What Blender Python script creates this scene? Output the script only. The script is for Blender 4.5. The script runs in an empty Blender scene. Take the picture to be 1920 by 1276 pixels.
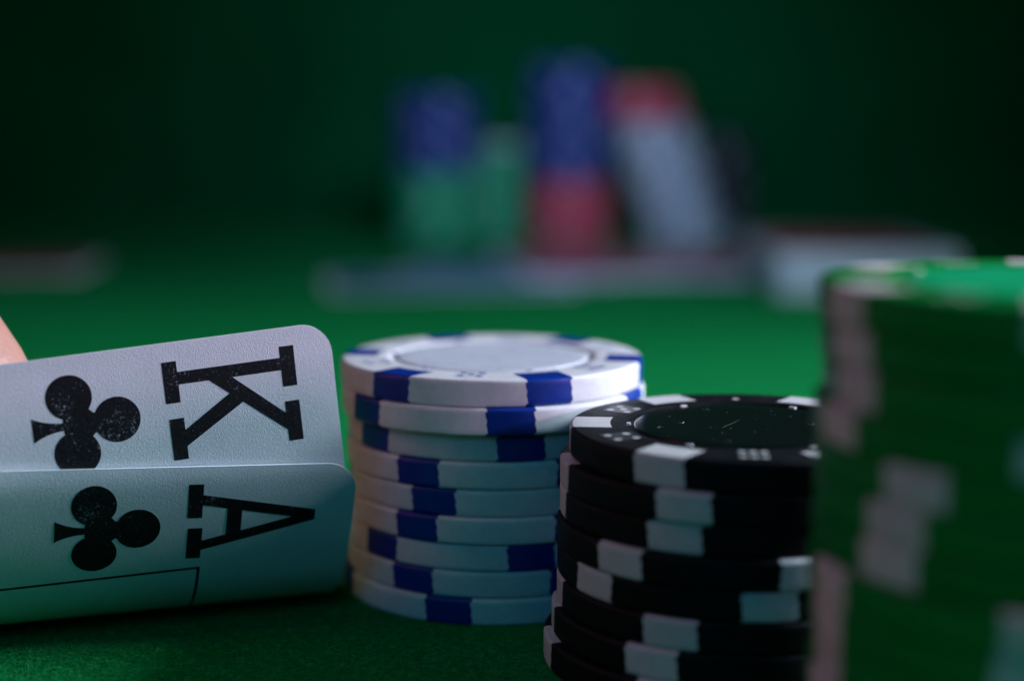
import bpy, bmesh, math, random
import numpy as np
from mathutils import Vector, Matrix

random.seed(7)
S = 0.001                                    # everything below is written in millimetres
scene = bpy.context.scene
col = scene.collection

# ------------------------------------------------------------------ camera
FOCAL_PX, TILT, CAM_H = 2920.0, 0.1446, 61.15
cam_data = bpy.data.cameras.new('camera')
cam_data.sensor_width = 36.0
cam_data.lens = FOCAL_PX / 1920 * 36.0
cam_data.clip_start = 0.005
cam_data.clip_end = 20.0
cam_data.dof.use_dof = True
cam_data.dof.focus_distance = 177 * S
cam_data.dof.aperture_fstop = 7.7
cam_data.dof.aperture_blades = 0
cam = bpy.data.objects.new('camera', cam_data)
cam.location = (0, 0, CAM_H * S)
cam.rotation_euler = (math.pi / 2 - TILT, 0, 0)
col.objects.link(cam)
scene.camera = cam

# ------------------------------------------------------------------ exposure, world, lamps
scene.view_settings.view_transform = 'Standard'
scene.view_settings.look = 'None'
scene.view_settings.exposure = 0.0
scene.view_settings.gamma = 1.0
scene.view_settings.use_curve_mapping = False
scene.cycles.max_bounces = 10
scene.cycles.diffuse_bounces = 6
scene.cycles.sample_clamp_indirect = 6.0
scene.cycles.use_denoising = True

world = bpy.data.worlds.new('World')
scene.world = world
world.use_nodes = True
world.node_tree.nodes['Background'].inputs['Color'].default_value = (0.02, 0.9, 0.75, 1)
world.node_tree.nodes['Background'].inputs['Strength'].default_value = 0.030


def area_lamp(name, loc, target, size, power, color, spread=math.pi, size_y=None):
    d = bpy.data.lights.new(name, 'AREA')
    d.shape = 'RECTANGLE'
    d.size = size * S
    d.size_y = (size_y or size) * S
    d.energy = power
    d.color = color
    d.spread = spread
    o = bpy.data.objects.new(name, d)
    o.location = [c * S for c in loc]
    v = Vector([t - c for t, c in zip(target, loc)])
    o.rotation_euler = v.to_track_quat('-Z', 'Y').to_euler()
    col.objects.link(o)
    return o


# the window light, from the right and a little behind the stacks
area_lamp('key_lamp', (570, 298, 275), (15, 225, 15), 140, 1.36, (0.66, 0.79, 1.0), math.radians(66))
# a low lilac lamp in front on the right: skims over the black stack onto the rear card and the top white chips
area_lamp('low_lamp', (508, -48, 170), (0, 185, 25), 60, 0.140, (0.98, 0.64, 1.0), math.radians(60))
# cool room light from behind and left of the camera
area_lamp('fill_lamp', (-160, -260, 330), (-30, 180, 10), 260, 0.088, (0.08, 0.40, 0.95), math.radians(90))
# added green-tinted fill, out of view, to brighten the near felt and lower card
area_lamp('near_felt_fill_lamp', (-190, 100, 240), (-95, 150, 0), 120, 0.006, (0.06, 1.0, 0.26), math.radians(50))
# added pinkish lamp on the left, standing in for bounce off the hand
area_lamp('warm_side_fill_lamp', (-420, 180, 330), (-40, 180, 10), 200, 0.040, (1.0, 0.08, 0.30), math.radians(60))
# added dim cool fill above the frame, to lift the far chips and deck
area_lamp('far_fill_lamp', (70, 330, 210), (15, 740, 58), 120, 0.138, (0.42, 0.60, 1.0), math.radians(64))


# ------------------------------------------------------------------ materials
def new_mat(name):
    m = bpy.data.materials.new(name)
    m.use_nodes = True
    nt = m.node_tree
    b = nt.nodes['Principled BSDF']
    return m, nt, b


def node(nt, kind, **kw):
    n = nt.nodes.new(kind)
    for k, v in kw.items():
        setattr(n, k, v)
    return n


def noise(nt, scale, detail=3.0, rough=0.6, vec=None):
    n = node(nt, 'ShaderNodeTexNoise')
    n.inputs['Scale'].default_value = scale
    n.inputs['Detail'].default_value = detail
    n.inputs['Roughness'].default_value = rough
    if vec is not None:
        nt.links.new(vec, n.inputs['Vector'])
    return n


def ramp(nt, fac, stops):
    r = node(nt, 'ShaderNodeValToRGB')
    el = r.color_ramp.elements
    while len(el) < len(stops):
        el.new(0.5)
    for e, (p, c) in zip(el, stops):
        e.position = p
        e.color = (c[0], c[1], c[2], 1)
    nt.links.new(fac, r.inputs['Fac'])
    return r


def bump(nt, b, height, strength, dist, prev=None):
    n = node(nt, 'ShaderNodeBump')
    n.inputs['Strength'].default_value = strength
    n.inputs['Distance'].default_value = dist
    nt.links.new(height, n.inputs['Height'])
    if prev is not None:
        nt.links.new(prev.outputs['Normal'], n.inputs['Normal'])
    nt.links.new(n.outputs['Normal'], b.inputs['Normal'])
    return n


def obj_coord(nt):
    return node(nt, 'ShaderNodeTexCoord').outputs['Object']


def mth(op, a, bb=None, nt=None):
    n = node(nt, 'ShaderNodeMath', operation=op)
    for i, x in enumerate((a, bb)):
        if x is None:
            continue
        if isinstance(x, (int, float)):
            n.inputs[i].default_value = x
        else:
            nt.links.new(x, n.inputs[i])
    return n.outputs[0]


def plastic(name, color, rough=0.45, grain=0.25, speck=None, spec=0.35):
    """moulded clay-like chip plastic: fine grain, faint scuffs, optional dust specks"""
    m, nt, b = new_mat(name)
    oc = obj_coord(nt)
    n1 = noise(nt, 900, 4, 0.7, oc)
    dark = [c * 0.86 for c in color]
    r = ramp(nt, n1.outputs['Fac'], [(0.3, dark), (0.7, color)])
    out = r.outputs['Color']
    if speck:
        vo = node(nt, 'ShaderNodeTexVoronoi')
        vo.inputs['Scale'].default_value = speck[0]
        nt.links.new(oc, vo.inputs['Vector'])
        n3 = noise(nt, speck[0] * 0.35, 2, 0.5, oc)
        lt = node(nt, 'ShaderNodeMath', operation='LESS_THAN')
        nt.links.new(vo.outputs['Distance'], lt.inputs[0])
        mu = node(nt, 'ShaderNodeMath', operation='MULTIPLY_ADD')
        nt.links.new(n3.outputs['Fac'], mu.inputs[0])
        mu.inputs[1].default_value = 0.62
        mu.inputs[2].default_value = -0.62 * speck[1]
        nt.links.new(mu.outputs[0], lt.inputs[1])
        mx = node(nt, 'ShaderNodeMix', data_type='RGBA')
        nt.links.new(lt.outputs[0], mx.inputs['Factor'])
        nt.links.new(out, mx.inputs['A'])
        mx.inputs['B'].default_value = (*speck[2], 1)
        out = mx.outputs['Result']
    # every chip a touch different in tone, with faint handling smudges
    oi = node(nt, 'ShaderNodeObjectInfo')
    sm = noise(nt, 90, 3, 0.65, oc)
    va = mth('MULTIPLY', mth('ADD', mth('MULTIPLY', oi.outputs['Random'], 0.12, nt), 0.88, nt),
             mth('ADD', mth('MULTIPLY', sm.outputs['Fac'], 0.22, nt), 0.86, nt), nt)
    hv = node(nt, 'ShaderNodeHueSaturation')
    nt.links.new(va, hv.inputs['Value'])
    nt.links.new(out, hv.inputs['Color'])
    out = hv.outputs['Color']
    nt.links.new(out, b.inputs['Base Color'])
    n2 = noise(nt, 4200, 3, 0.6, oc)
    bump(nt, b, n2.outputs['Fac'], grain, 0.00006)
    rr = ramp(nt, noise(nt, 350, 3, 0.6, oc).outputs['Fac'], [(0.3, [rough * 0.85] * 3), (0.75, [min(1, rough * 1.2)] * 3)])
    nt.links.new(rr.outputs['Color'], b.inputs['Roughness'])
    b.inputs['Specular IOR Level'].default_value = spec
    return m


M = {}
M['white'] = plastic('white_chip_plastic', (0.80, 0.79, 0.77), 0.42, 0.12)
M['blue'] = plastic('blue_chip_plastic', (0.002, 0.032, 0.27), 0.36, 0.12)
M['black'] = plastic('black_chip_plastic', (0.005, 0.0055, 0.0065), 0.55, 0.6, spec=0.16)
M['cream'] = plastic('cream_spot_plastic', (0.70, 0.68, 0.64), 0.5, 0.25)
M['green'] = plastic('green_chip_plastic', (0.001, 0.24, 0.035), 0.42, 0.2, spec=0.12)
M['rose'] = plastic('rosy_spot_plastic', (0.76, 0.67, 0.60), 0.5, 0.2)
M['red'] = plastic('red_chip_plastic', (0.85, 0.05, 0.09), 0.42, 0.1)
M['white_die'] = plastic('white_die_film', (0.74, 0.75, 0.77), 0.3, 0.03)
M['black_die'] = plastic('black_die_film', (0.010, 0.011, 0.012), 0.34, 0.1, spec=0.2)
M['green_die'] = plastic('green_die_film', (0.001, 0.30, 0.07), 0.3, 0.05)
M['inlay_white'] = plastic('pale_inlay_film', (0.74, 0.77, 0.82), 0.30, 0.05)
M['inlay_black'] = plastic('black_inlay_film', (0.006, 0.008, 0.008), 0.16, 0.04, speck=(1700, 0.46, (0.42, 0.48, 0.48)), spec=0.35)
M['inlay_green'] = plastic('green_inlay_film', (0.001, 0.56, 0.19), 0.35, 0.1)
M['lint'] = plastic('lint', (0.30, 0.32, 0.22), 0.8, 0.1)

# printed playing card face: fine pressed paper grain
m, nt, b = new_mat('card_face_paper')
oc = obj_coord(nt)
n1 = noise(nt, 120, 3, 0.6, oc)
r = ramp(nt, n1.outputs['Fac'], [(0.3, (0.70, 0.70, 0.72)), (0.7, (0.78, 0.78, 0.79))])
fib = noise(nt, 700, 5, 0.75, oc)
fr = ramp(nt, fib.outputs['Fac'], [(0.66, (0, 0, 0)), (0.74, (1, 1, 1))])
mx = node(nt, 'ShaderNodeMix', data_type='RGBA')
fm = node(nt, 'ShaderNodeMath', operation='MULTIPLY')
nt.links.new(fr.outputs['Color'], fm.inputs[0])
fm.inputs[1].default_value = 0.25
nt.links.new(fm.outputs[0], mx.inputs['Factor'])
nt.links.new(r.outputs['Color'], mx.inputs['A'])
mx.inputs['B'].default_value = (0.60, 0.40, 0.42, 1)
nt.links.new(mx.outputs['Result'], b.inputs['Base Color'])
b.inputs['Roughness'].default_value = 0.48
n2 = noise(nt, 6500, 2, 0.5, oc)
n3 = noise(nt, 9000, 2, 0.5, oc)
bp = bump(nt, b, n2.outputs['Fac'], 0.8, 0.00005)
bump(nt, b, n3.outputs['Fac'], 0.3, 0.00005, bp)
M['card_face'] = m

m, nt, b = new_mat('card_edge_paper')
b.inputs['Base Color'].default_value = (0.88, 0.88, 0.90, 1)
b.inputs['Roughness'].default_value = 0.4
M['card_edge'] = m

# card back: white border round a red lattice, driven by the card's own flat coordinates
m, nt, b = new_mat('card_back_print')
uv = node(nt, 'ShaderNodeUVMap', uv_map='flat')
sep = node(nt, 'ShaderNodeSeparateXYZ')
nt.links.new(uv.outputs['UV'], sep.inputs[0])


u_, v_ = sep.outputs[0], sep.outputs[1]          # 0..1 over 88 x 63 mm
du = mth('MULTIPLY', mth('SUBTRACT', 0.5, mth('ABSOLUTE', mth('SUBTRACT', u_, 0.5, nt), None, nt), nt), 88.0, nt)
dv = mth('MULTIPLY', mth('SUBTRACT', 0.5, mth('ABSOLUTE', mth('SUBTRACT', v_, 0.5, nt), None, nt), nt), 63.0, nt)
inner = mth('GREATER_THAN', mth('MINIMUM', du, dv, nt), 3.4, nt)
wa = mth('SINE', mth('MULTIPLY', mth('ADD', mth('MULTIPLY', u_, 88.0, nt), mth('MULTIPLY', v_, 63.0, nt), nt), 2.2, nt), None, nt)
wb = mth('SINE', mth('MULTIPLY', mth('SUBTRACT', mth('MULTIPLY', u_, 88.0, nt), mth('MULTIPLY', v_, 63.0, nt), nt), 2.2, nt), None, nt)
lat = mth('GREATER_THAN', mth('MAXIMUM', wa, wb, nt), 0.985, nt)
mx1 = node(nt, 'ShaderNodeMix', data_type='RGBA')
nt.links.new(lat, mx1.inputs['Factor'])
mx1.inputs['A'].default_value = (0.50, 0.014, 0.040, 1)
mx1.inputs['B'].default_value = (0.75, 0.70, 0.72, 1)
mx2 = node(nt, 'ShaderNodeMix', data_type='RGBA')
nt.links.new(inner, mx2.inputs['Factor'])
mx2.inputs['A'].default_value = (0.78, 0.78, 0.80, 1)
nt.links.new(mx1.outputs['Result'], mx2.inputs['B'])
nt.links.new(mx2.outputs['Result'], b.inputs['Base Color'])
b.inputs['Roughness'].default_value = 0.35
M['card_back'] = m
m = m.copy()
m.name = 'blue_card_back_print'
for nn in m.node_tree.nodes:
    if nn.type == 'MIX' and abs(nn.inputs['A'].default_value[0] - 0.50) < 0.01:
        nn.inputs['A'].default_value = (0.01, 0.12, 0.26, 1)
M['card_back_blue'] = m

# printing ink with tiny unprinted specks
m, nt, b = new_mat('black_ink')
oc = obj_coord(nt)
n1 = noise(nt, 3800, 3, 0.75, oc)
n0 = noise(nt, 260, 2, 0.6, oc)
ad = mth('ADD', n1.outputs['Fac'], mth('MULTIPLY', n0.outputs['Fac'], 0.35, nt), nt)
r = ramp(nt, ad, [(0.79, (0.005, 0.005, 0.007)), (0.86, (0.13, 0.14, 0.16))])
r.color_ramp.elements.new(0.93).color = (0.45, 0.47, 0.5, 1)
nt.links.new(r.outputs['Color'], b.inputs['Base Color'])
b.inputs['Roughness'].default_value = 0.6
b.inputs['Specular IOR Level'].default_value = 0.25
bump(nt, b, noise(nt, 1500, 3, 0.55, oc).outputs['Fac'], 0.4, 0.0001)
M['ink'] = m

# billiard green felt
m, nt, b = new_mat('green_felt')
oc = obj_coord(nt)
n1 = noise(nt, 1300, 4, 0.75, oc)
n2 = noise(nt, 22, 3, 0.6, oc)
r = ramp(nt, n1.outputs['Fac'], [(0.30, (0.0002, 0.085, 0.014)), (0.52, (0.0001, 0.222, 0.038)), (0.74, (0.0004, 0.34, 0.082))])
mx = node(nt, 'ShaderNodeMix', data_type='RGBA', blend_type='MULTIPLY')
mx.inputs['Factor'].default_value = 0.35
nt.links.new(r.outputs['Color'], mx.inputs['A'])
r2 = ramp(nt, n2.outputs['Fac'], [(0.3, (0.6, 0.6, 0.6)), (0.7, (1, 1, 1))])
nt.links.new(r2.outputs['Color'], mx.inputs['B'])
nt.links.new(mx.outputs['Result'], b.inputs['Base Color'])
b.inputs['Roughness'].default_value = 0.95
b.inputs['Specular IOR Level'].default_value = 0.05
b.inputs['Sheen Weight'].default_value = 0.06
b.inputs['Sheen Roughness'].default_value = 0.5
b.inputs['Sheen Tint'].default_value = (0.05, 0.8, 0.4, 1)
vo = node(nt, 'ShaderNodeTexVoronoi')
vo.inputs['Scale'].default_value = 1700
nt.links.new(oc, vo.inputs['Vector'])
bp = bump(nt, b, vo.outputs['Distance'], 0.6, 0.00025)
bump(nt, b, n1.outputs['Fac'], 0.8, 0.0004, bp)
M['felt'] = m

m, nt, b = new_mat('felt_fibre')
oi = node(nt, 'ShaderNodeTexCoord')
n1 = noise(nt, 700, 2, 0.6, oi.outputs['Object'])
r = ramp(nt, n1.outputs['Fac'], [(0.32, (0.001, 0.13, 0.02)), (0.5, (0.004, 0.28, 0.06)), (0.62, (0.03, 0.42, 0.08)), (0.72, (0.01, 0.55, 0.26))])
nt.links.new(r.outputs['Color'], b.inputs['Base Color'])
b.inputs['Roughness'].default_value = 0.7
M['fibre'] = m

m, nt, b = new_mat('dark_green_cloth')
oc = obj_coord(nt)
n1 = noise(nt, 5, 3, 0.6, oc)
r = ramp(nt, n1.outputs['Fac'], [(0.3, (0.0004, 0.09, 0.026)), (0.7, (0.0005, 0.16, 0.046))])
nt.links.new(r.outputs['Color'], b.inputs['Base Color'])
b.inputs['Roughness'].default_value = 1.0
b.inputs['Specular IOR Level'].default_value = 0.05
M['backdrop'] = m

m, nt, b = new_mat('skin')
oc = obj_coord(nt)
n1 = noise(nt, 60, 4, 0.6, oc)
r = ramp(nt, n1.outputs['Fac'], [(0.3, (0.36, 0.16, 0.10)), (0.7, (0.46, 0.23, 0.165))])
nt.links.new(r.outputs['Color'], b.inputs['Base Color'])
b.inputs['Roughness'].default_value = 0.5
b.inputs['Subsurface Weight'].default_value = 0.2
b.inputs['Subsurface Radius'].default_value = (0.003, 0.0012, 0.0006)
b.inputs['Subsurface Scale'].default_value = 1.0
vo = node(nt, 'ShaderNodeTexVoronoi')
vo.inputs['Scale'].default_value = 1100
nt.links.new(oc, vo.inputs['Vector'])
bump(nt, b, vo.outputs['Distance'], 0.35, 0.00015)
M['skin'] = m


# ------------------------------------------------------------------ helpers
def make_mesh(name, verts, faces, mats, idx=None, smooth=True):
    me = bpy.data.meshes.new(name)
    me.from_pydata([tuple(c * S for c in v) for v in verts], [], faces)
    for mm in mats:
        me.materials.append(mm)
    if idx is not None:
        me.polygons.foreach_set('material_index', idx)
    if smooth:
        me.polygons.foreach_set('use_smooth', [True] * len(me.polygons))
    me.update()
    return me


def link(name, data, parent=None):
    o = bpy.data.objects.new(name, data)
    col.objects.link(o)
    if parent is not None:
        o.parent = parent
    return o


def tag(o, label=None, cat=None, group=None, kind=None):
    if label: o['label'] = label
    if cat: o['category'] = cat
    if group: o['group'] = group
    if kind: o['kind'] = kind
    return o


# ------------------------------------------------------------------ setting: felt table and cloth behind
n = 60
vs, fs = [], []
X0, X1, Y0, Y1 = -1500, 1500, -500, 1000
for j in range(n + 1):
    for i in range(n + 1):
        vs.append((X0 + (X1 - X0) * i / n, Y0 + (Y1 - Y0) * j / n, 0))
for j in range(n):
    for i in range(n):
        a = j * (n + 1) + i
        fs.append((a, a + 1, a + n + 2, a + n + 1))
o = link('table_felt', make_mesh('table_felt', vs, fs, [M['felt']]))
tag(o, kind='structure')

# cloth hung behind the table, with soft folds
vs, fs = [], []
nx, nz = 160, 40
for j in range(nz + 1):
    for i in range(nx + 1):
        x = -1500 + 3000 * i / nx
        z = -20 + 1000 * j / nz
        y = 930 + 10 * math.sin(x * 0.011 + 0.6) + 5 * math.sin(x * 0.027 + z * 0.002) + z * 0.03
        vs.append((x, y, z))
for j in range(nz):
    for i in range(nx):
        a = j * (nx + 1) + i
        fs.append((a, a + 1, a + nx + 2, a + nx + 1))
o = link('backdrop', make_mesh('backdrop', vs, fs, [M['backdrop']]))
tag(o, kind='structure')

# loose nap fibres standing off the felt near the lens
rng = np.random.default_rng(3)
N = 70000
fx = rng.uniform(-72, 22, N)
fy = rng.uniform(138, 215, N)
ang = rng.uniform(0, 2 * np.pi, N)
ln = rng.uniform(0.25, 0.85, N)
hh = rng.uniform(0.08, 0.45, N) * rng.uniform(0.3, 1, N)
w = 0.016
bend = rng.normal(0, 0.5, N)
V = np.zeros((N, 6, 3))
for k, (t_, hz) in enumerate(((0, -0.02), (0.5, 1.0), (1.0, 0.35))):
    a2 = ang + bend * t_
    cx = fx + np.cos(a2) * ln * t_
    cy = fy + np.sin(a2) * ln * t_
    cz = hh * hz if k else -0.02 * np.ones(N)
    px, py = -np.sin(a2) * w, np.cos(a2) * w
    V[:, 2 * k] = np.stack([cx - px, cy - py, cz], 1)
    V[:, 2 * k + 1] = np.stack([cx + px, cy + py, cz + w], 1)
base = (np.arange(N) * 6)[:, None]
F = np.concatenate([base + np.array([0, 1, 3, 2]), base + np.array([2, 3, 5, 4])], 0)
me = bpy.data.meshes.new('felt_nap')
me.from_pydata((V.reshape(-1, 3) * S).tolist(), [], F.tolist())
me.materials.append(M['fibre'])
o = link('felt_nap', me)
tag(o, 'short loose green fibres standing up from the felt in the foreground', 'felt fibres', kind='stuff')

# ------------------------------------------------------------------ poker chips
R = 19.5


def spot_ang(k, r, lean=0.0):
    """half angle of a parallel sided spot at radius r"""
    return math.asin(min(0.95, 2.92 / max(r, 4)))


NS, NB = 6, 10                                   # divisions across a spot / between spots


def angles_at(r):
    out = []
    h = math.asin(min(0.9, 2.92 / max(r, 7.0)))
    for s in range(6):
        c = math.radians(60 * s)
        for i in range(NS):
            out.append(c - h + 2 * h * i / NS)
        for i in range(NB):
            out.append(c + h + (math.pi / 3 - 2 * h) * i / NB)
    return out


NSEG = 6 * (NS + NB)


def pol(r, a, z):                                # angle 0 faces the camera (-y), positive to the right
    return (r * math.sin(a), -r * math.cos(a), z)


def lathe_faces(profile, keep):
    """quads of a lathe for which keep(ring index, segment) holds; vertices compacted"""
    # moulded spots have slightly wandering edges
    wob = [0.006 * math.sin(2.1 * k) + 0.005 * math.sin(5.3 * k + 1) if r > 19.2 else 0.0 for k, (r, z) in enumerate(profile)]
    rings = [[pol(r, a + (w_ if (i % (NS + NB)) in (0, NS) else 0) * (1 if (i // (NS + NB)) % 2 else -1), z) for i, a in enumerate(angles_at(r))]
             for (r, z), w_ in zip(profile, wob)]
    vmap, vs, fs = {}, [], []

    def vi(k, s):
        s %= NSEG
        if (k, s) not in vmap:
            vmap[(k, s)] = len(vs)
            vs.append(rings[k][s])
        return vmap[(k, s)]
    for k in range(len(profile) - 1):
        for s in range(NSEG):
            if keep(k, s):
                fs.append((vi(k, s), vi(k, s + 1), vi(k + 1, s + 1), vi(k + 1, s)))
    return vs, fs


def chip_profile(t):
    h = t - 0.04
    f = 0.42
    p = [(9.0, 0.25), (12.9, 0.25), (13.1, 0.0), (14.95, 0.0), (R - f, 0.0)]
    for i in range(1, 5):
        a = math.pi / 2 * i / 4
        p.append((R - f + f * math.sin(a), f - f * math.cos(a)))
    for q in (0.2, 0.4, 0.6, 0.8):
        p.append((R, f + (h - 2 * f) * q))
    for i in range(0, 5):
        a = math.pi / 2 * i / 4
        p.append((R - f + f * math.cos(a), h - f + f * math.sin(a)))
    p += [(17.2, h), (14.95, h), (13.55, h), (13.35, h - 0.05), (13.2, h - 0.26), (12.55, h - 0.26), (12.45, h - 0.2), (9.0, h - 0.2), (3.0, h - 0.2)]
    return p


def chip_meshes(kind, t):
    """meshes of one chip kind: body, a spot, inlay, inner mark"""
    base, spot, inlay = {'white': ('white', 'blue', 'inlay_white'), 'black': ('black', 'cream', 'inlay_black'),
                         'green': ('green', 'rose', 'inlay_green')}[kind]
    p = chip_profile(t)
    h = t - 0.04

    def in_spot_ring(k):
        return p[k][0] >= 14.9 and p[k + 1][0] >= 14.9
    vs, fs = lathe_faces(p, lambda k, s: not (in_spot_ring(k) and s % (NS + NB) < NS))
    # centre caps
    for zc, rr, up in ((0.25, 9.0, False), (h - 0.2, 3.0, True)):
        ring = [pol(rr, a, zc) for a in angles_at(rr)]
        b0 = len(vs)
        vs += ring
        f = list(range(b0, b0 + NSEG))
        fs.append(tuple(f) if up else tuple(reversed(f)))
    out = {'body': make_mesh('chip_body', vs, fs, [M[base]])}
    for q in range(6):
        vs, fs = lathe_faces(p, lambda k, s: in_spot_ring(k) and s // (NS + NB) == q and s % (NS + NB) < NS)
        out['spot%d' % q] = make_mesh('edge_spot', vs, fs, [M[spot]])
    # inlay: a thin film disc with a soft edge, just above the floor of the recess
    prof = [(12.3, h - 0.205), (12.28, h - 0.11), (12.1, h - 0.085), (10.0, h - 0.09), (4.0, h - 0.09)]
    rings = []
    vs, fs = [], []
    ns = 96
    for r, z in prof:
        for s in range(ns):
            vs.append(pol(r, 2 * math.pi * s / ns, z))
    for k in range(len(prof) - 1):
        for s in range(ns):
            fs.append((k * ns + s, k * ns + (s + 1) % ns, (k + 1) * ns + (s + 1) % ns, (k + 1) * ns + s))
    fs.append(tuple((len(prof) - 1) * ns + s for s in range(ns)))
    out['inlay'] = make_mesh('inlay', vs, fs, [M[inlay]])
    out['mark'] = mark_mesh(M[spot], h)
    out['pip'] = pip_mesh(M[spot], h)
    out['die'] = die_mesh(M[base + '_die'])
    return out


def mark_mesh(mat, h):                          # small raised block in the recess ring, behind each spot
    vs, fs = [], []
    x0, x1 = 12.62, 13.15
    for z in (h - 0.27, h - 0.03):
        for (r, w_) in ((x0, -0.42), (x1, -0.42), (x1, 0.42), (x0, 0.42)):
            e = 0.06 if z > h - 0.1 else 0
            rr = r + (e if r == x0 else -e)
            ww = w_ - math.copysign(e, w_)
            vs.append((ww, -rr, z))
    fs = [(4, 5, 6, 7), (0, 1, 5, 4), (1, 2, 6, 5), (2, 3, 7, 6), (3, 0, 4, 7)]
    return make_mesh('inner_mark', vs, fs, [mat], smooth=False)


def die_mesh(mat):                               # faint raised square that carries the pips
    vs, fs, n4 = [], [], []
    for (w_, z) in ((1.95, -0.01), (1.92, 0.008)):
        for sx, sy, a0 in ((1, 1, 0), (-1, 1, 90), (-1, -1, 180), (1, -1, 270)):
            for k in range(4):
                a = math.radians(a0 + 30 * k)
                vs.append((sx * (w_ - 0.4) + 0.4 * math.cos(a), sy * (w_ - 0.4) + 0.4 * math.sin(a), z))
    fs = [tuple(range(16, 32))] + [(k, (k + 1) % 16, 16 + (k + 1) % 16, 16 + k) for k in range(16)]
    return make_mesh('die_face', vs, fs, [mat], smooth=False)


def pip_mesh(mat, h):
    vs, fs = [], []
    for k in range(14):
        a = 2 * math.pi * k / 14
        vs.append((0.44 * math.cos(a), 0.44 * math.sin(a), 0.012))
    for k in range(14):
        a = 2 * math.pi * k / 14
        vs.append((0.48 * math.cos(a), 0.48 * math.sin(a), -0.01))
    fs.append(tuple(range(14)))
    for k in range(14):
        fs.append((14 + k, 14 + (k + 1) % 14, (k + 1) % 14, k))
    return make_mesh('die_pip', vs, fs, [mat], smooth=False)


CHIP = {'white': chip_meshes('white', 3.35), 'black': chip_meshes('black', 3.35), 'green': chip_meshes('green', 3.37)}
PIPS = {1: [(0, 0)], 2: [(-1, -1), (1, 1)], 3: [(-1, -1), (0, 0), (1, 1)], 4: [(-1, -1), (-1, 1), (1, -1), (1, 1)],
        5: [(-1, -1), (-1, 1), (1, -1), (1, 1), (0, 0)], 6: [(-1, -1), (-1, 0), (-1, 1), (1, -1), (1, 0), (1, 1)]}


def make_chip(kind, x, y, z, deg, label, group, tilt=0.0, top=False, faces=(4, 6, 1, 3, 1, 5)):
    t = 3.37 if kind == 'green' else 3.35
    root = link('poker_chip', None)
    root.location = (x * S, y * S, z * S)
    root.rotation_euler = (math.radians(tilt), 0, math.radians(deg))
    tag(root, label, 'poker chip', group)
    ms = CHIP[kind]
    link('body', ms['body'], root)
    for q in range(6):
        link('edge_spot', ms['spot%d' % q], root)
    if top:
        link('inlay', ms['inlay'], root)
        h = t - 0.04
        for q in range(6):
            mk = link('inner_mark', ms['mark'], root)
            mk.rotation_euler = (0, 0, math.radians(60 * q))
            a = math.radians(60 * q + 30)
            cx, cy, _ = pol(15.6, a, 0)
            df = link('die_face', ms['die'], root)
            df.location = (cx * S, cy * S, h * S)
            df.rotation_euler = (0, 0, a)
            for (pr, pt) in PIPS[faces[q]]:
                pp = link('die_pip', ms['pip'], root)
                rx, ry = math.sin(a), -math.cos(a)
                pp.location = ((cx + (pr * rx - pt * ry) * 1.12) * S, (cy + (pr * ry + pt * rx) * 1.12) * S, h * S)
                pp.rotation_euler = (0, 0, a)
    return root


ORD = ['top', 'second', 'third', 'fourth', 'fifth', 'sixth', 'seventh', 'eighth', 'ninth', 'tenth', 'eleventh', 'twelfth', 'thirteenth', 'fourteenth']


def stack(kind, t, y, rows, total, base_desc, where, group, faces):
    for i, (x, dy, a) in enumerate(rows):
        z = (total - 1 - i) * t
        if i == 0:
            lab = '%s, lying on top of the %s' % (base_desc, where)
        elif i == total - 1:
            lab = '%s, bottom one on the felt in the %s' % (base_desc, where)
        else:
            lab = '%s, %s from the top of the %s' % (base_desc, ORD[i], where)
        make_chip(kind, x, y + dy, z, a, lab, group, top=(i == 0), faces=faces)


# white stack, nine chips (x, depth nudge, spot angle)
wrows = [(-2.61, 0, 21.5), (-2.39, -0.7, 6.8), (-1.89, 0.5, 8.9), (-2.01, 0.1, -28.9), (-1.85, 0.2, -23.1), (-1.9, -0.2, -30.0),
         (-1.95, 0.2, 12.8), (-2.14, 0.3, -31.1), (-2.33, 0.1, -16.2)]
stack('white', 3.35, 200.2, wrows, 9, 'white chip with blue edge spots', 'white stack', 'white and blue chips in the middle stack', (6, 2, 3, 1, 4, 5))
brows = [(25.97, 0, -34.7), (24.91, -0.2, -23.1), (24.92, 0.3, -25.7), (24.63, -0.3, -44.2), (24.65, 0.2, 4.5), (24.6, 0, -25.8),
         (24.0, -0.2, -30.1), (23.1, -0.4, -23.1)]
stack('black', 3.35, 171.2, brows, 8, 'black chip with off-white edge spots', 'black stack', 'black and white chips in the right-hand stack', (6, 3, 2, 1, 5, 4))
grows = [(46.03, 0, -75), (46.4, 0.5, -72.5), (46.5, -0.4, -72), (45.9, 0.3, -75.5), (46.1, 0.1, -48.5), (46.1, 0, -54), (46.0, 0.2, -55), (45.6, -0.5, -77),
         (45.9, 0, -79), (46.2, 0.4, -80), (45.8, 0, -81), (45.8, 0.1, -79), (45.8, 0, -80), (45.7, 0, -81)]
stack('green', 3.37, 132.0, grows, 14, 'green chip with pale edge spots', 'tall green stack', 'green chips in the near blurred stack', (5, 3, 4, 2, 6, 1))

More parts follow.
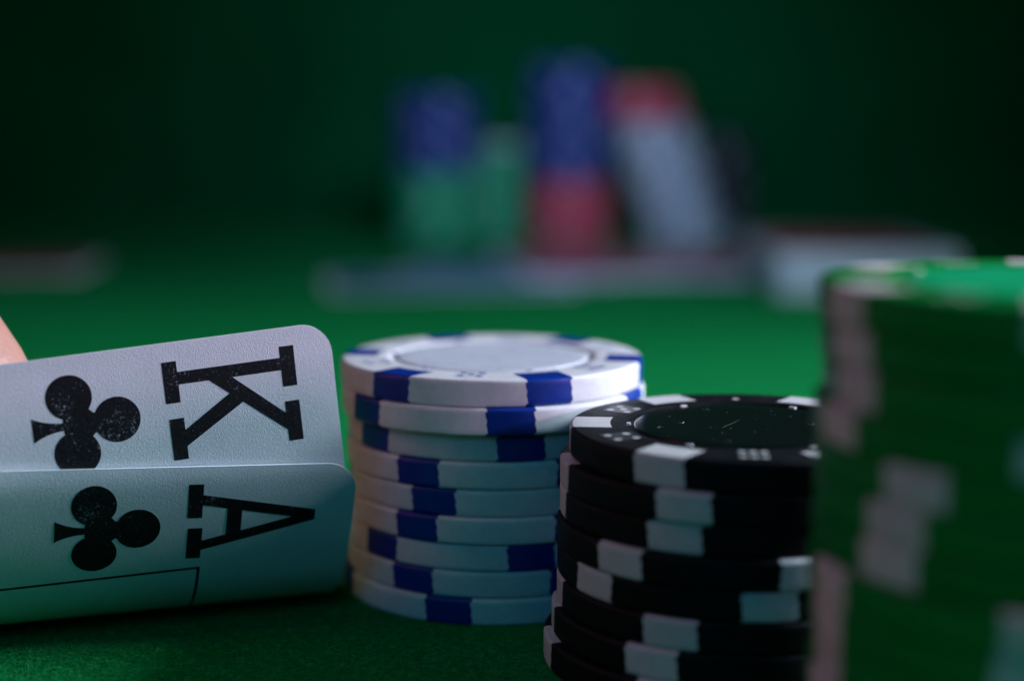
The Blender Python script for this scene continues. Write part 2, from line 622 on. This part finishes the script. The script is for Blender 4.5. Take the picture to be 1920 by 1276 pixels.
# lint on the black top chip
for (px, py, kind_) in ((-6.9, 1.2, 0), (7.6, 0.3, 0), (-9.5, -1.3, 1), (-1.4, 0.6, 2)):
    vs, fs = [], []
    pts = {0: [(-0.32, 0.35), (-0.1, -0.2), (0.12, -0.25), (0.34, 0.4)], 1: [(-0.3, 0), (0.0, 0.15), (0.3, 0.1)], 2: [(-1.2, -2.0), (0.2, 0.3), (1.3, 2.3)]}[kind_]
    w_ = {0: 0.05, 1: 0.035, 2: 0.005}[kind_]
    for i, (a_, b_) in enumerate(pts):
        vs += [(a_ - w_, b_, 0.0), (a_ + w_, b_, 0.0), (a_, b_, w_)]
    for i in range(len(pts) - 1):
        q = 3 * i
        fs += [(q, q + 3, q + 5, q + 2), (q + 1, q + 2, q + 5, q + 4)]
    o = link('lint', make_mesh('lint', vs, fs, [M['lint']], smooth=False))
    o.location = ((25.97 + px) * S, (171.2 + py) * S, (26.8 - 0.125) * S)
    tag(o, {(-6.9): 'tiny pale curl of lint at the left of the black chip centre', 7.6: 'tiny yellowish curl of lint at the right of the black chip centre',
            (-9.5): 'faint speck of lint near the left rim of the black chip centre', (-1.4): 'thin straight hair lying across the black chip centre'}[px], 'lint',
        'lint on the black top chip')

# ------------------------------------------------------------------ the two bent playing cards
KN = [-30, -16, -8, -1.5, 1.5, 7, 14, 19, 24, 34, 60]
PHI = [87.0, 89.0, 92.0, 94.0, 77.0, 71.500, 59.664, 38.736, 15.130, 0, 0]
PSI, CX0, CD0 = 0.32907, -18.0462, 178.4336
CARD_A = (0.0, 0.0, -0.04930)
CARD_K = (2.9278, -16.6498, 0.08633)
_s = np.linspace(-30, 70, 2001)
_ph = np.radians(np.interp(_s, KN, PHI))
_k = np.hanning(61)
_k /= _k.sum()
_ph = np.convolve(np.pad(_ph, 30, mode='edge'), _k, 'valid')
_ds = _s[1] - _s[0]
_b = np.cumsum(np.cos(_ph)) * _ds
_z = -np.cumsum(np.sin(_ph)) * _ds
_z -= _z[-1]
_b -= np.interp(0, _s, _b)


def bent(u, v, card, off):
    """flat card coordinates (mm from the corner) -> the bent sheet in space"""
    u0, s0, al = card
    U = u0 + u * math.cos(al) - v * math.sin(al)
    s = s0 + u * math.sin(al) + v * math.cos(al)
    B, Z, P = np.interp(s, _s, _b), np.interp(s, _s, _z), np.interp(s, _s, _ph)
    B = B + off * math.sin(P)
    Z = Z + off * math.cos(P)
    return (CX0 - U * math.cos(PSI) - B * math.sin(PSI), CD0 - U * math.sin(PSI) + B * math.cos(PSI), Z + 0.25)


def card_body(card, off, thick=0.42):
    L, W, rc = 88.0, 63.0, 3.5
    us = []
    for i in range(9):
        us.append(rc * (1 - math.cos(math.pi / 2 * i / 8)))
    nu = 80
    us += [rc + (L - 2 * rc) * i / nu for i in range(1, nu)]
    us += [L - x for x in reversed(us[:9])]
    nv = 90
    ff, bb = [], []
    vs, fs, idx, uvs = [], [], [], []
    for u in us:
        d = min(u, L - u)
        ins = rc - math.sqrt(max(0, rc * rc - (rc - d) ** 2)) if d < rc else 0
        for j in range(nv + 1):
            v = ins + (W - 2 * ins) * j / nv
            vs.append(bent(u, v, card, off))
            uvs.append((u / L, v / W))
    n1_ = len(vs)
    for k in range(n1_):
        u, v = uvs[k][0] * L, uvs[k][1] * W
        vs.append(bent(u, v, card, off + thick))
    uvs = uvs * 2
    nu1 = len(us)
    for i in range(nu1 - 1):
        for j in range(nv):
            a = i * (nv + 1) + j
            fs.append((a, a + 1, a + nv + 2, a + nv + 1)); idx.append(0)
            fs.append((n1_ + a, n1_ + a + nv + 1, n1_ + a + nv + 2, n1_ + a + 1)); idx.append(1)
    rim = [i * (nv + 1) for i in range(nu1)] + [(nu1 - 1) * (nv + 1) + j for j in range(1, nv + 1)] \
        + [i * (nv + 1) + nv for i in range(nu1 - 2, -1, -1)] + [j for j in range(nv - 1, 0, -1)]
    for q in range(len(rim)):
        a, b2 = rim[q], rim[(q + 1) % len(rim)]
        fs.append((a, b2, n1_ + b2, n1_ + a)); idx.append(2)
    me = bpy.data.meshes.new('card_body')
    me.from_pydata([tuple(c * S for c in v) for v in vs], [], fs)
    for k in ('card_face', 'card_back', 'card_edge'):
        me.materials.append(M[k])
    me.polygons.foreach_set('material_index', idx)
    me.polygons.foreach_set('use_smooth', [k != 2 for k in idx])
    uvl = me.uv_layers.new(name='flat')
    for lp in me.loops:
        uvl.data[lp.index].uv = uvs[lp.vertex_index]
    me.update()
    # hard edge along the rim
    bm = bmesh.new(); bm.from_mesh(me)
    for e in bm.edges:
        if len({f.material_index for f in e.link_faces}) > 1:
            e.smooth = False
    bm.normal_update()
    bm.to_mesh(me); bm.free()
    return me


def printed(name, polys, card, off, parent):
    """flat shapes (card millimetres) printed on the bent face: cut fine, then laid on the sheet"""
    bm = bmesh.new()
    for k, poly in enumerate(polys):
        vsb = [bm.verts.new((p[0], p[1], k * 0.0015)) for p in poly]
        f = bm.faces.new(vsb)
    bmesh.ops.triangulate(bm, faces=bm.faces[:])
    for it in range(7):
        es = [e for e in bm.edges if e.calc_length() > 0.9]
        if not es:
            break
        bmesh.ops.subdivide_edges(bm, edges=es, cuts=1)
        bmesh.ops.triangulate(bm, faces=bm.faces[:])
    for v in bm.verts:
        p = bent(v.co.x, v.co.y, card, off - 0.012 - v.co.z)
        v.co = Vector(p) * S
    me = bpy.data.meshes.new(name)
    bm.to_mesh(me); bm.free()
    me.materials.append(M['ink'])
    return link(name, me, parent)


FRAME_W = 0.34


def rect(u0, u1, v0, v1):
    return [(u0, v0), (u1, v0), (u1, v1), (u0, v1)]


def disc(cu, cv, r, n=40, ru=None):
    ru = ru or r
    return [(cu + ru * math.cos(2 * math.pi * k / n), cv + r * math.sin(2 * math.pi * k / n)) for k in range(n)]


def club(cv):
    """club pip; its stalk points away from the card's short edge"""
    polys = [disc(29.82, cv - 3.15, 2.5), disc(24.95, cv, 2.55), disc(29.62, cv + 3.15, 2.5)]
    # waist that joins the lobes
    polys.append([(26.2, cv - 1.3), (26.9, cv - 0.95), (27.5, cv - 1.2), (28.4, cv - 2.2), (30.2, cv - 1.6), (30.75, cv - 0.75),
                  (30.75, cv + 0.75), (30.2, cv + 1.6), (28.4, cv + 2.2), (27.5, cv + 1.2), (26.9, cv + 0.95), (26.2, cv + 1.3)])
    st = []
    for k in range(9):
        t_ = k / 8
        st.append((30.4 + 3.65 * t_, cv - (0.42 + 0.95 * t_ ** 2.2)))
    polys.append(st + [(p[0], 2 * cv - p[1]) for p in reversed(st)])
    return polys


LET_K = [rect(4.45, 6.13, 2.1, 6.77), rect(17.82, 19.47, 2.13, 6.85), rect(6.1, 17.85, 3.38, 4.82),
         rect(4.42, 6.1, 8.48, 13.09), rect(17.68, 19.32, 8.63, 13.33),
         [(11.78, 4.8), (14.44, 4.8), (6.08, 11.76), (6.08, 9.83)],
         [(12.25, 6.6), (17.72, 10.07), (17.72, 11.92), (10.85, 7.8)]]
LET_A = [rect(17.76, 19.45, 2.1, 6.42), rect(17.62, 19.3, 7.78, 12.05),
         [(17.8, 3.44), (4.65, 5.82), (4.6, 7.22), (17.8, 4.75)],
         [(4.6, 5.95), (4.6, 7.22), (17.64, 10.87), (17.64, 9.52)],
         [(13.2, 5.45), (14.92, 5.2), (14.92, 8.9), (13.2, 8.4)]]
FRAME = [[(17.5, 13.40), (80, 18.40), (80, 18.40 + FRAME_W), (17.5, 13.40 + FRAME_W)], [(17.5, 13.43), (17.5 + FRAME_W, 13.43), (17.15 + FRAME_W, 45.0), (17.15, 45.0)]]

ace = link('playing_card', None)
tag(ace, 'lower front playing card, A of clubs, long edge bent up off the felt', 'playing card', 'two peeked playing cards')
link('card_body', card_body(CARD_A, 0.0), ace)
printed('index_letter', LET_A, CARD_A, 0.0, ace)
printed('suit_pip', club(7.55), CARD_A, 0.0, ace)
printed('frame_line', FRAME, CARD_A, 0.0, ace)

king = link('playing_card', None)
tag(king, 'rear playing card, the K of clubs, sticking up above the A of clubs', 'playing card', 'two peeked playing cards')
link('card_body', card_body(CARD_K, 0.6), king)
printed('index_letter', LET_K, CARD_K, 0.6, king)
printed('suit_pip', club(7.72), CARD_K, 0.6, king)

# ------------------------------------------------------------------ the hand that lifts the cards, almost wholly left of the frame
def hand():
    pts, edges, rad = [], [], []

    def add(p, r, prev=None):
        pts.append(Vector(p)); rad.append(r)
        if prev is not None:
            edges.append((prev, len(pts) - 1))
        return len(pts) - 1
    wrist = add((-158, 268, 60), 19)
    arm = add((-185, 330, 66), 24, wrist)
    p1 = add((-142, 238, 62), 19, wrist)
    p2 = add((-128, 214, 64), 17, p1)
    # knuckles and fingers reach forward and down behind the cards
    fingers = {
        'index': [(-106, 203, 66), (-88, 191, 58), (-73, 182, 41), (-58.8, 176.5, 23)],
        'middle': [(-116, 200, 67), (-99, 182, 62), (-86, 171, 47), (-79, 167, 32)],
        'ring': [(-130, 199, 66), (-118, 178, 60), (-106, 164, 46), (-98, 160, 32)],
        'little': [(-143, 203, 62), (-136, 184, 55), (-127, 171, 43), (-120, 166, 31)]}
    rr = {'index': (9.8, 9.0, 8.8, 8.4), 'middle': (9.5, 8.4, 7.8, 6.8), 'ring': (9.2, 8.0, 7.4, 6.4), 'little': (8.4, 7.2, 6.4, 5.6)}
    for nme, ch in fingers.items():
        q = p2
        for p, r_ in zip(ch, rr[nme]):
            q = add(p, r_, q)
    q = p1
    for p, r_ in (((-150, 208, 48), 12), ((-139, 176, 34), 9.5), ((-121, 150, 24), 8.6), ((-104, 138, 19), 7.2)):
        q = add(p, r_, q)
    me = bpy.data.meshes.new('person_hand')
    me.from_pydata([p * S for p in pts], edges, [])
    o = link('body', me)
    sk = o.modifiers.new('skin', 'SKIN')
    sk.use_smooth_shade = True
    for i, r_ in enumerate(rad):
        me.skin_vertices[0].data[i].radius = (r_ * S, r_ * S)
    me.skin_vertices[0].data[0].use_root = True
    sb = o.modifiers.new('sub', 'SUBSURF')
    sb.levels = 2
    sb.render_levels = 2
    dg = bpy.context.evaluated_depsgraph_get()
    ev = bpy.data.meshes.new_from_object(o.evaluated_get(dg))
    ev.materials.clear()
    ev.materials.append(M['skin'])
    o.modifiers.clear()
    o.data = ev
    return o


person = link('person', None)
tag(person, "bare hand pinching the left end of the cards, one finger edge in view", 'person')
hb = hand()
hb.name = 'hand'
hb.parent = person

# ------------------------------------------------------------------ far, blurred things
def far_chip_mesh(base, spot):
    nseg = 60
    prof = [(19.0, 0.0), (19.5, 0.4), (19.5, 2.9), (19.0, 3.3), (13.4, 3.3), (13.2, 3.1)]
    vs, fs, idx = [], [], []
    for r_, z in prof:
        for s in range(nseg):
            vs.append(pol(r_, 2 * math.pi * s / nseg, z))
    for k in range(len(prof) - 1):
        for s in range(nseg):
            fs.append((k * nseg + s, k * nseg + (s + 1) % nseg, (k + 1) * nseg + (s + 1) % nseg, (k + 1) * nseg + s))
            idx.append(1 if (s % 10) < (2 if base == 'white' else 1) and k < 4 else 0)
    fs.append(tuple((len(prof) - 1) * nseg + s for s in range(nseg))); idx.append(0)
    fs.append(tuple(reversed(range(nseg)))); idx.append(0)
    return make_mesh('far_chip', vs, fs, [M[base], M[spot]], idx, smooth=False)


M['far_green'] = plastic('teal_green_chip_plastic', (0.001, 0.46, 0.17), 0.45, 0.1, spec=0.05)
FAR = {'blue': far_chip_mesh('blue', 'white'), 'red': far_chip_mesh('red', 'white'), 'white': far_chip_mesh('white', 'blue'),
       'green': far_chip_mesh('far_green', 'white'), 'black': far_chip_mesh('black', 'white')}
SPOTC = {'blue': 'white', 'red': 'white', 'white': 'blue', 'green': 'white', 'black': 'white'}


ORDN = ('first second third fourth fifth sixth seventh eighth ninth tenth eleventh twelfth thirteenth fourteenth fifteenth sixteenth seventeenth '
        'eighteenth nineteenth twentieth twenty-first twenty-second twenty-third twenty-fourth twenty-fifth').split()


def column(x, y, blocks, where, dx=0.0, dy=0.0):
    z, i = 0.0, 0
    for colour, cnt, desc in blocks:
        for k in range(cnt):
            o = link('poker_chip', FAR[colour])
            o.location = ((x + dx * i + random.uniform(-0.5, 0.5)) * S, (y + dy * i + random.uniform(-0.5, 0.5)) * S, z * S)
            o.rotation_euler = (0, 0, random.uniform(0, 6.28))
            tag(o, '%s chip, %s from the felt in the %s' % (colour, ORDN[i], where), 'poker chip', 'chips in the %s' % where)
            z += 3.35
            i += 1


column(-36, 748, [('green', 10, 'lower green chips'), ('blue', 11, 'upper blue chips')], 'leftmost far column')
column(-5.5, 782, [('green', 13, 'green chips'), ('white', 1, 'single pale cap')], 'short far column between the blue ones')
column(27, 748, [('red', 9, 'lower red chips'), ('blue', 16, 'upper blue chips')], 'tallest far column')
column(84, 752, [('white', 17, 'lower white chips'), ('red', 5, 'upper red chips')], 'leaning far column', dx=-1.15)
column(103, 800, [('black', 15, 'dark chips')], 'dark far column behind the leaning one')


def flat_card_mesh(up='card_back', thick=0.3):
    L, W, rc = 88.0, 63.0, 3.5
    out = []
    for cx, cy, a0 in ((L / 2 - rc, W / 2 - rc, 0), (-L / 2 + rc, W / 2 - rc, 90), (-L / 2 + rc, -W / 2 + rc, 180), (L / 2 - rc, -W / 2 + rc, 270)):
        for k in range(5):
            a = math.radians(a0 + 90 * k / 4)
            out.append((cx + rc * math.cos(a), cy + rc * math.sin(a)))
    n_ = len(out)
    vs = [(x, y, 0) for x, y in out] + [(x, y, thick) for x, y in out]
    fs = [tuple(reversed(range(n_))), tuple(range(n_, 2 * n_))] + [(k, (k + 1) % n_, n_ + (k + 1) % n_, n_ + k) for k in range(n_)]
    me = make_mesh('flat_card', vs, fs, [M['card_edge'], M[up]], [0, 1] + [0] * n_, smooth=False)
    uvl = me.uv_layers.new(name='flat')
    for lp in me.loops:
        x, y = out[lp.vertex_index % n_]
        uvl.data[lp.index].uv = (x / L + 0.5, y / W + 0.5)
    return me


CARD_BACK_UP = flat_card_mesh('card_back')
CARD_BLUE_UP = flat_card_mesh('card_back_blue')


def lay(mesh, x, y, z, deg, label, group=None):
    o = link('playing_card', mesh)
    o.location = (x * S, y * S, z * S)
    o.rotation_euler = (0, 0, math.radians(deg))
    tag(o, label, 'playing card', group)
    return o


g = 'loose cards lying on the far felt'
lay(CARD_BLUE_UP, -24, 566, 0.1, 8, 'blue-backed blurred card lying face down left of the far chip columns', g)
lay(CARD_BLUE_UP, 2, 600, 0.5, -14, 'blue-backed blurred card lying face down in front of the green far chips', g)


def packet(x, y, deg, n_, label):
    """a squared pile of cards; the cards move as one pile and are its parts"""
    root = link('card_deck', None)
    root.location = (x * S, y * S, 0)
    root.rotation_euler = (0, 0, math.radians(deg))
    tag(root, label, 'card deck', 'piles of cards on the far felt')
    for k in range(n_):
        o = link('card', CARD_BACK_UP, root)
        o.location = (random.uniform(-0.4, 0.4) * S, random.uniform(-0.4, 0.4) * S, (0.05 + 0.3 * k) * S)
        o.rotation_euler = (0, 0, math.radians(random.uniform(-0.6, 0.6)))


packet(120, 568, 90, 50, 'thick squared deck of red-backed cards with white sides behind the green stack')
packet(46, 604, 2, 7, 'low pile of red-backed cards in front of the red and white columns')
lay(CARD_BACK_UP, 36, 672, 0.15, 3, 'red-backed blurred card lying just in front of the red and blue column', g)
lay(CARD_BACK_UP, 104, 668, 0.5, -5, 'red-backed blurred card lying in front of the leaning column foot', g)
packet(-212, 620, 5, 4, 'thin pile of red-backed cards alone at the left edge of the far felt')
